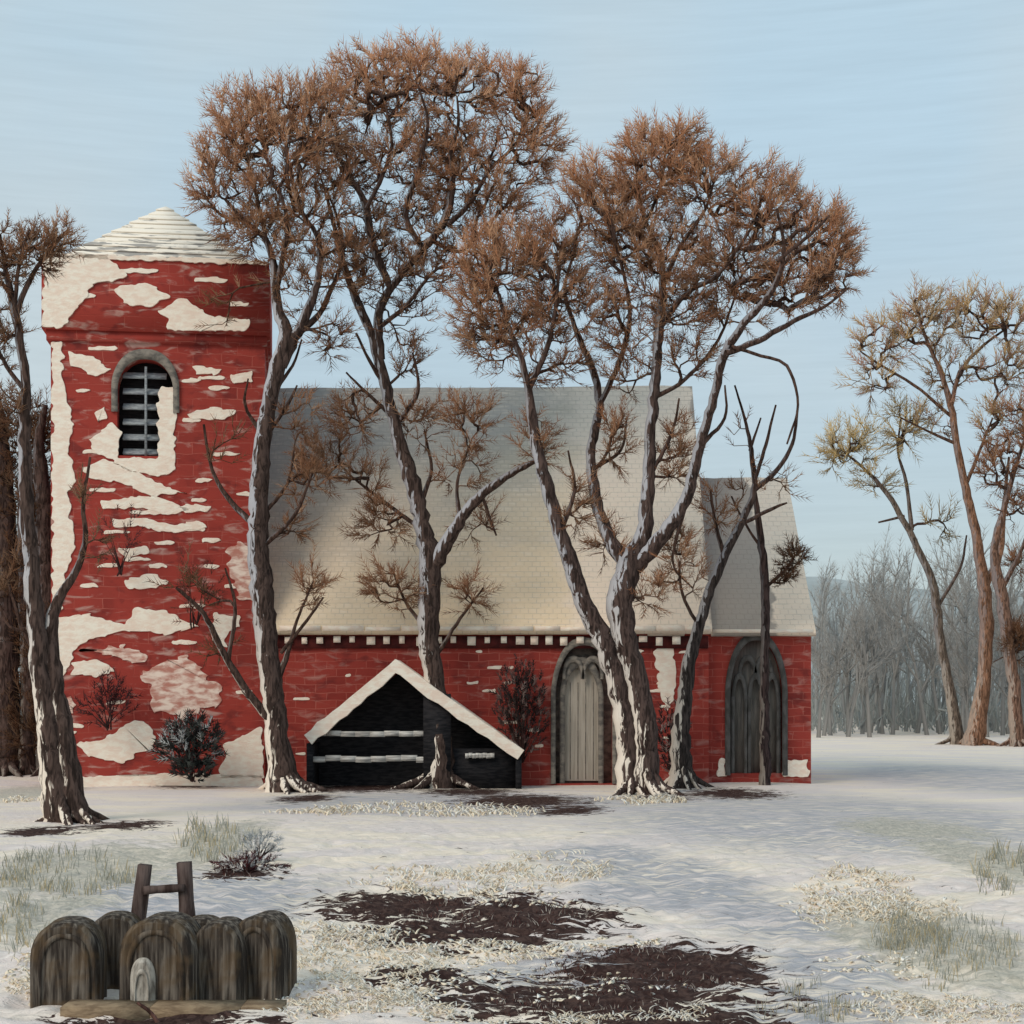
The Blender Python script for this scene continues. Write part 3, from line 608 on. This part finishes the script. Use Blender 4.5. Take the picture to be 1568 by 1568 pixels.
def gh(X,Y):
    Dd=Y+CD; near=np.clip((34-Dd)/12,0,1)
    h=.10*vn(X/3.1+7,Y/4.3,1)+near*(.10*vn(X/.9,Y/1.1,2)+.08*vn(X/.28,Y/.30,3)+.06*vn(X/.12,Y/.12,4))
    h*=np.clip((80-Dd)/30,0.0,1)
    return h-0.02
Z=gh(X,Y)
def mask(lst):
    m=np.zeros_like(X)
    for (px,py,rx,ry) in lst:
        d=GD(py); cx=(px-784)/F*d; cy=d-CD; wx=rx/F*d; wy=(GD(py-ry)-GD(py+ry))/2
        m=np.maximum(m,np.clip(1.25-np.sqrt(((X-cx)/wx)**2+((Y-cy)/wy)**2)*.8,0,1))
    return m
earth_and_shadow=mask([(620,1385,150,24),(800,1400,150,34),(700,1425,190,22),(1010,1475,170,34),(900,1520,290,42),(960,1560,240,40),(650,1490,90,24),(1120,1480,60,34),(370,1335,70,13),(560,1205,120,9),(800,1226,110,10),(870,1238,60,7),(1120,1214,80,8),(190,1262,70,9),(60,1270,60,8),(720,1212,80,8),(1010,1222,60,6),(250,1560,200,20),(290,1200,60,6),(470,1222,50,6)])  # bare earth, plus cast shadows by trunks and porch painted as brown smears
grn=mask([(1440,1430,130,80),(1520,1320,90,50),(120,1330,170,50),(330,1290,70,45),(1340,1440,60,50),(1400,1270,120,20),(60,1400,90,40),(1540,1480,50,50),(40,1210,90,15)])
blu=mask([(920,1305,90,14),(980,1330,120,16),(1040,1365,140,18),(1250,1250,300,40),(300,1370,180,40),(960,1480,220,30),(1250,1540,120,30),(1500,1190,150,20),(700,1230,300,14),(1060,1345,100,12),(1280,1480,80,30),(1180,1400,90,30)])  # blue-grey shadow strokes painted into the snow colour
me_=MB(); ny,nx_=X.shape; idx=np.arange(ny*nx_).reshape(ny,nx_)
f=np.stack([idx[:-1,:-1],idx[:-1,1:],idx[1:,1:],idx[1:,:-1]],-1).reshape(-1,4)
me_.add(np.stack([X,Y,Z],-1).reshape(-1,3),f,np.stack([earth_and_shadow,grn,blu,np.ones_like(X)],-1).reshape(-1,4))
g=M('snowy_ground'); at=g.n('Attribute',attribute_name='Col'); sp=g.n('SeparateColor'); g.l(at.outputs['Color'],sp.inputs[0])
n1=g.noise(g.obj((.35,.9,1)),1.0,4,.5); n2=g.noise(g.obj((1.8,3.8,3)),1.7,6,1.0,.68); n3=g.noise(g.obj((1.2,9,1)),1.5,4,.4); n4=g.noise(g.obj((9,5,9)),1.5,3,1.0,.6)
c=g.mix(g.rng(n1,.38,.62),(0.90,0.78,0.64),(0.80,0.70,0.65))
c=g.mix(g.rng(n3,.5,.72,0,.55),c,(0.91,0.84,0.77))
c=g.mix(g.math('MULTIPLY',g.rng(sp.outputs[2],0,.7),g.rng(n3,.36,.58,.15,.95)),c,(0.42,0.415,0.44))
gm=g.rng(g.math('ADD',sp.outputs[1],g.math('MULTIPLY',g.math('SUBTRACT',n2,.5),1.6)),.35,.75)
gc=g.mix(g.rng(n4,.35,.65),(0.40,0.38,0.31),(0.62,0.56,0.46))
c=g.mix(g.math('MULTIPLY',gm,.8),c,gc)
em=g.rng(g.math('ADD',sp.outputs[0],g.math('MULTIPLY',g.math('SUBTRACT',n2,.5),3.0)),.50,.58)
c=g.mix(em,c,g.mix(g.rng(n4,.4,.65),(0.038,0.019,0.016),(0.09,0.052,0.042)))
g.bump(n2,.9,.07); g.out(c)
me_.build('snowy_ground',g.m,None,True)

def blades(name,regs,cols,hmin,hmax,rad,lean,seg=4,seed=1,clump=14):
    r=np.random.default_rng(seed); mb=MB(); P=[]
    for (px,py,rx,ry,n) in regs:
        a=r.uniform(0,6.28,n); q=np.sqrt(r.random(n)); PX=px+rx*q*np.cos(a); PY=py+ry*q*np.sin(a)
        nc=max(3,n//clump); cxs=r.choice(n,nc); pick=cxs[r.integers(nc,size=n)]; PX=PX*.2+PX[pick]*.8; PY=PY*.2+PY[pick]*.8
        d=F*CH/(PY-HZ); P.append(np.stack([(PX-784)/F*d,d-CD],1))
    P=np.concatenate(P); n=len(P); z=gh(P[:,0],P[:,1]); B=np.column_stack([P,z-.01]); sc_=np.clip((P[:,1]+CD)/14,.8,2.2)
    H=r.uniform(hmin,hmax,n)*sc_; an=r.uniform(0,6.28,n); le=r.uniform(lean*.3,lean,n)*H
    C=np.array(cols)[r.integers(len(cols),size=n)]*r.uniform(.85,1.08,(n,1)); C=np.concatenate([C,np.zeros((n,1))],1)
    rr=rad*sc_*r.uniform(.6,1.3,n); th=np.array([0,2.094,4.189]); rings=[]
    for s in range(seg+1):
        t=s/seg; ctr=B+np.column_stack([np.cos(an)*le*t**1.5,np.sin(an)*le*t**1.5,H*(t-.42*lean*t*t)])
        w=rr*(1-.8*t**2)*(1 if s else .8)
        rings.append(ctr[:,None]+w[:,None,None]*np.stack([np.cos(th),np.sin(th),0*th],1)[None])
    V=np.stack(rings,1).reshape(-1,3); per=3*(seg+1); b0=np.arange(n)[:,None]*per; fs=[]
    for s in range(seg):
        for k in range(3): fs.append(b0+np.array([s*3+k,s*3+(k+1)%3,s*3+3+(k+1)%3,s*3+3+k]))
    mb.add(V,np.concatenate(fs),np.repeat(C,per,axis=0)); return mb.build(name,TWIG,None,True)
CR=[(0.90,0.80,0.65),(0.88,0.75,0.57),(0.90,0.85,0.77)]
blades('snowy_grass',[(560,1470,130,70,1300),(700,1345,190,30,800),(500,1540,120,30,700),(1300,1370,110,50,800),(1400,1400,90,30,500),(1500,1540,120,30,700),(850,1330,100,30,300),(60,1500,60,40,400),(480,1430,60,30,300),(900,1560,80,20,300),(640,1240,250,12,600),(980,1225,90,10,300),(60,1225,60,10,100),(1380,1540,80,25,400),(380,1480,40,40,200),(760,1450,180,16,400),(650,1540,80,24,400),(1000,1550,150,16,160)],CR,.045,.11,.013,1.25,seed=1)
blades('snow_clumps',[(640,1470,150,60,420),(540,1530,140,35,380),(800,1445,120,14,180),(780,1375,140,20,120),(950,1440,80,12,100),(1300,1375,110,45,260),(1400,1540,140,25,220),(880,1500,200,40,160),(60,1490,60,40,100),(700,1560,90,12,120),(1340,1480,120,20,120)],CR,.03,.07,.028,1.3,seg=3,seed=8,clump=7)
blades('frosted_grass',[(1440,1450,140,60,700),(1400,1430,80,50,400),(1530,1340,60,40,300),(110,1340,130,40,600),(330,1290,70,35,350),(30,1420,60,50,300),(1240,1540,90,30,200)],[(0.42,0.41,0.34),(0.55,0.53,0.45),(0.34,0.34,0.29),(.62,.5,.3)],.07,.17,.0045,.4,seed=2)
blades('dead_grass',[(760,1400,230,30,320),(980,1490,200,50,480),(870,1545,260,25,300),(370,1335,60,14,80)],[(0.07,0.025,0.022),(0.14,0.06,0.05),(.5,.42,.36)],.03,.09,.005,.7,seed=3)

# ================================================================ FOREGROUND GRAVES & STILE
m=M('mossy_gravestone'); n1=m.noise(m.obj((16,16,1.4)),1.4,5,.5); n2=m.noise(m.obj((3,3,3)),1.2,4)
c=m.mix(m.rng(n1,.40,.70),(0.033,0.026,0.022),(0.20,0.17,0.14)); c=m.mix(m.rng(n2,.44,.62,0,.65),c,(0.12,0.078,0.042)); m.bump(n1,.7,.02); GRAVE=m.out(c)
def grave(px0,px1,pytop,pybase,dep,rz=0,name='gravestone',dback=0.0,inner=True,mat=None):
    mat=mat or GRAVE
    d=GD(pybase)+dback; w=(px1-px0)/F*d; h=CH+(HZ-pytop)/F*d; c0=((px0+px1)/2-784)/F*d
    e=empty(name,(c0,d-CD,0),rz); b=MB()
    o=np.array([(-w/2*np.sign(math.cos(a))*abs(math.cos(a))**.8,h*.5+(h*.5)*math.sin(a)**.9) for a in np.linspace(0,math.pi,22)]); o=np.vstack([[-w/2,-.12],o,[w/2,-.12]])
    p=o; n=len(p); ins=.03
    q=p*np.array([1-2*ins/w,1]); q[:,1]-=ins
    V=np.concatenate([np.column_stack([p[:,0],np.full(n,dep),p[:,1]]),np.column_stack([p[:,0],np.full(n,.03),p[:,1]]),np.column_stack([q[:,0],np.zeros(n),q[:,1]])])
    ff=[]
    for s in (0,1):
        for k in range(n-1): ff.append((s*n+k,s*n+k+1,(s+1)*n+k+1,(s+1)*n+k))
    b.add(V,ff); b.add(V[2*n:],np.arange(n)[::-1][None]); b.add(V[:n],np.arange(n)[None]); b.build('stone',mat,e)
    if inner:
        b=MB(); i1=q*np.array([.86,1]); i1[:,1]-=.05; i2=i1*np.array([.84,1]); i2[:,1]-=.04; ring(b,i1,i2,-.012,.01); b.build('arched_rim',mat,e)
    return e
grave(46,150,1414,1532,.42,.10)
grave(130,215,1402,1520,.3,.05,dback=.35,inner=False)
grave(180,296,1408,1538,.45,-.05)
grave(262,345,1408,1520,.3,.0,dback=.3,inner=False)
grave(290,368,1414,1534,.4,-.12,dback=.05,inner=False)
grave(350,430,1404,1530,.4,-.22,dback=.12)
grave(198,236,1468,1540,.06,0,name='footstone',mat=mat_paint('snow_dusted_stone',(.50,.46,.40),(.14,.12,.10),(14,14,4)))
b=MB(); d=GD(1548); x=(95-784)/F*d; r=np.random.default_rng(4)
while x<(430-784)/F*d:
    L=r.uniform(.35,.7); box(b,x,min(x+L,(432-784)/F*d),d-CD-.05,d-CD+.25,-.1,.035+.006*r.random()); x+=L+.006
b.build('stone_kerb',mat_paint('ochre_stone',(0.34,0.25,0.16),(0.18,0.125,0.08),(6,6,20)))
st=empty('wooden_stile'); b=MB(); d=GD(1495)
def beam(mb,a,c,w,t):
    a=np.array(a);c=np.array(c);u=nrm(c-a);s=nrm(np.cross(u,[0,1,0])); V=[]
    n=7; r=np.random.default_rng(int(abs(a[0])*100))
    for k in range(n):
        p=a+(c-a)*k/(n-1); ww=w*(1-.12*k/n)*r.uniform(.9,1.1)
        V+=[p-s*ww-[0,t,0],p+s*ww-[0,t,0],p+s*ww+[0,t,0],p-s*ww+[0,t,0]]
    f=[(4*k+i,4*k+(i+1)%4,4*k+4+(i+1)%4,4*k+4+i) for k in range(n-1) for i in range(4)]+[(0,3,2,1),(4*n-4,4*n-3,4*n-2,4*n-1)]
    mb.add(V,f)
beam(b,W(200,1500,d),W(222,1324,d),.058,.05); beam(b,W(292,1500,d),W(282,1320,d),.064,.05); beam(b,W(222,1362,d-.01)-[0,.055,0],W(284,1358,d-.01)-[0,.055,0],.034,.02)
beam(b,W(205,1430,d)-[0,.055,0],W(294,1428,d)-[0,.055,0],.035,.02)
b.build('posts_and_rail',WOOD,st)
fb=MB(); dd=GD(1560); cp=catmull([W(210,1535,dd),W(232,1552,dd),W(250,1580,dd)],.02); tube(fb,cp,np.linspace(.012,.02,len(cp)),6,[.1,.05,.04,0]); fb.build('fallen_branch',BARK)

# ================================================================ LIGHT, SKY, CAMERA
el=math.radians(38); sd=Vector((-0.64,-0.76,0)).normalized()*math.cos(el); sd.z=math.sin(el)
L=bpy.data.lights.new('sun','SUN'); L.energy=1.5; L.angle=math.radians(24.0); L.color=(1,.88,.74)
lo=bpy.data.objects.new('sun',L); sc.collection.objects.link(lo); lo.rotation_euler=sd.to_track_quat('Z','Y').to_euler()
w=bpy.data.worlds.new('World'); sc.world=w; w.use_nodes=True; nt=w.node_tree; bg=nt.nodes['Background']
def wn(t): return nt.nodes.new('ShaderNode'+t)
sk=wn('TexSky'); sk.sky_type='NISHITA'; sk.sun_disc=False; sk.sun_elevation=el; sk.sun_rotation=math.atan2(sd.x,sd.y)%(2*math.pi); sk.air_density=1.0; sk.dust_density=1.2; sk.ozone_density=1.0
tc=wn('TexCoord'); mp=wn('Mapping'); mp.inputs['Scale'].default_value=(3.5,3.5,70); mp.inputs['Rotation'].default_value=(0,math.radians(1.5),0); nt.links.new(tc.outputs['Generated'],mp.inputs[0])
nz1=wn('TexNoise'); nz1.inputs['Scale'].default_value=3; nz1.inputs['Detail'].default_value=7; nz1.inputs['Roughness'].default_value=.65; nt.links.new(mp.outputs[0],nz1.inputs['Vector'])
nz2=wn('TexNoise'); nz2.inputs['Scale'].default_value=3; nz2.inputs['Detail'].default_value=4; nt.links.new(tc.outputs['Generated'],nz2.inputs['Vector'])
sx=wn('SeparateXYZ'); nt.links.new(tc.outputs['Generated'],sx.inputs[0])
mz=wn('MapRange'); nt.links.new(sx.outputs[2],mz.inputs[0]); mz.inputs[1].default_value=0.0; mz.inputs[2].default_value=.34; mz.inputs[3].default_value=0; mz.inputs[4].default_value=1
veil=wn('Mix'); veil.data_type='RGBA'; nt.links.new(mz.outputs[0],veil.inputs[0]); veil.inputs[6].default_value=(3.2,3.65,3.75,1); veil.inputs[7].default_value=(3.7,4.85,5.5,1)
wm=wn('MapRange'); nt.links.new(nz2.outputs[0],wm.inputs[0]); wm.inputs[1].default_value=.45; wm.inputs[2].default_value=.68; wm.inputs[3].default_value=0; wm.inputs[4].default_value=.6
veil2=wn('Mix'); veil2.data_type='RGBA'; nt.links.new(wm.outputs[0],veil2.inputs[0]); nt.links.new(veil.outputs[2],veil2.inputs[6]); veil2.inputs[7].default_value=(4.6,5.0,4.9,1)
mx=wn('Mix'); mx.data_type='RGBA'; mx.inputs[0].default_value=.82; nt.links.new(sk.outputs[0],mx.inputs[6]); nt.links.new(veil2.outputs[2],mx.inputs[7])
mr=wn('MapRange'); nt.links.new(nz1.outputs[0],mr.inputs[0]); mr.inputs[1].default_value=.3; mr.inputs[2].default_value=.7; mr.inputs[3].default_value=.965; mr.inputs[4].default_value=1.04
vs=wn('VectorMath'); vs.operation='SCALE'; nt.links.new(mx.outputs[2],vs.inputs[0]); nt.links.new(mr.outputs[0],vs.inputs['Scale'])
nt.links.new(vs.outputs[0],bg.inputs[0]); bg.inputs[1].default_value=0.145
cam=bpy.data.cameras.new('camera'); co=bpy.data.objects.new('camera',cam); sc.collection.objects.link(co); sc.camera=co
co.location=(0,-CD,CH); co.rotation_euler=(math.radians(90),0,0); cam.sensor_width=36; cam.lens=36*F/1568; cam.shift_y=(HZ-784)/1568; cam.clip_end=6000
sc.view_settings.view_transform='Standard'; sc.view_settings.look='None'; sc.view_settings.exposure=0
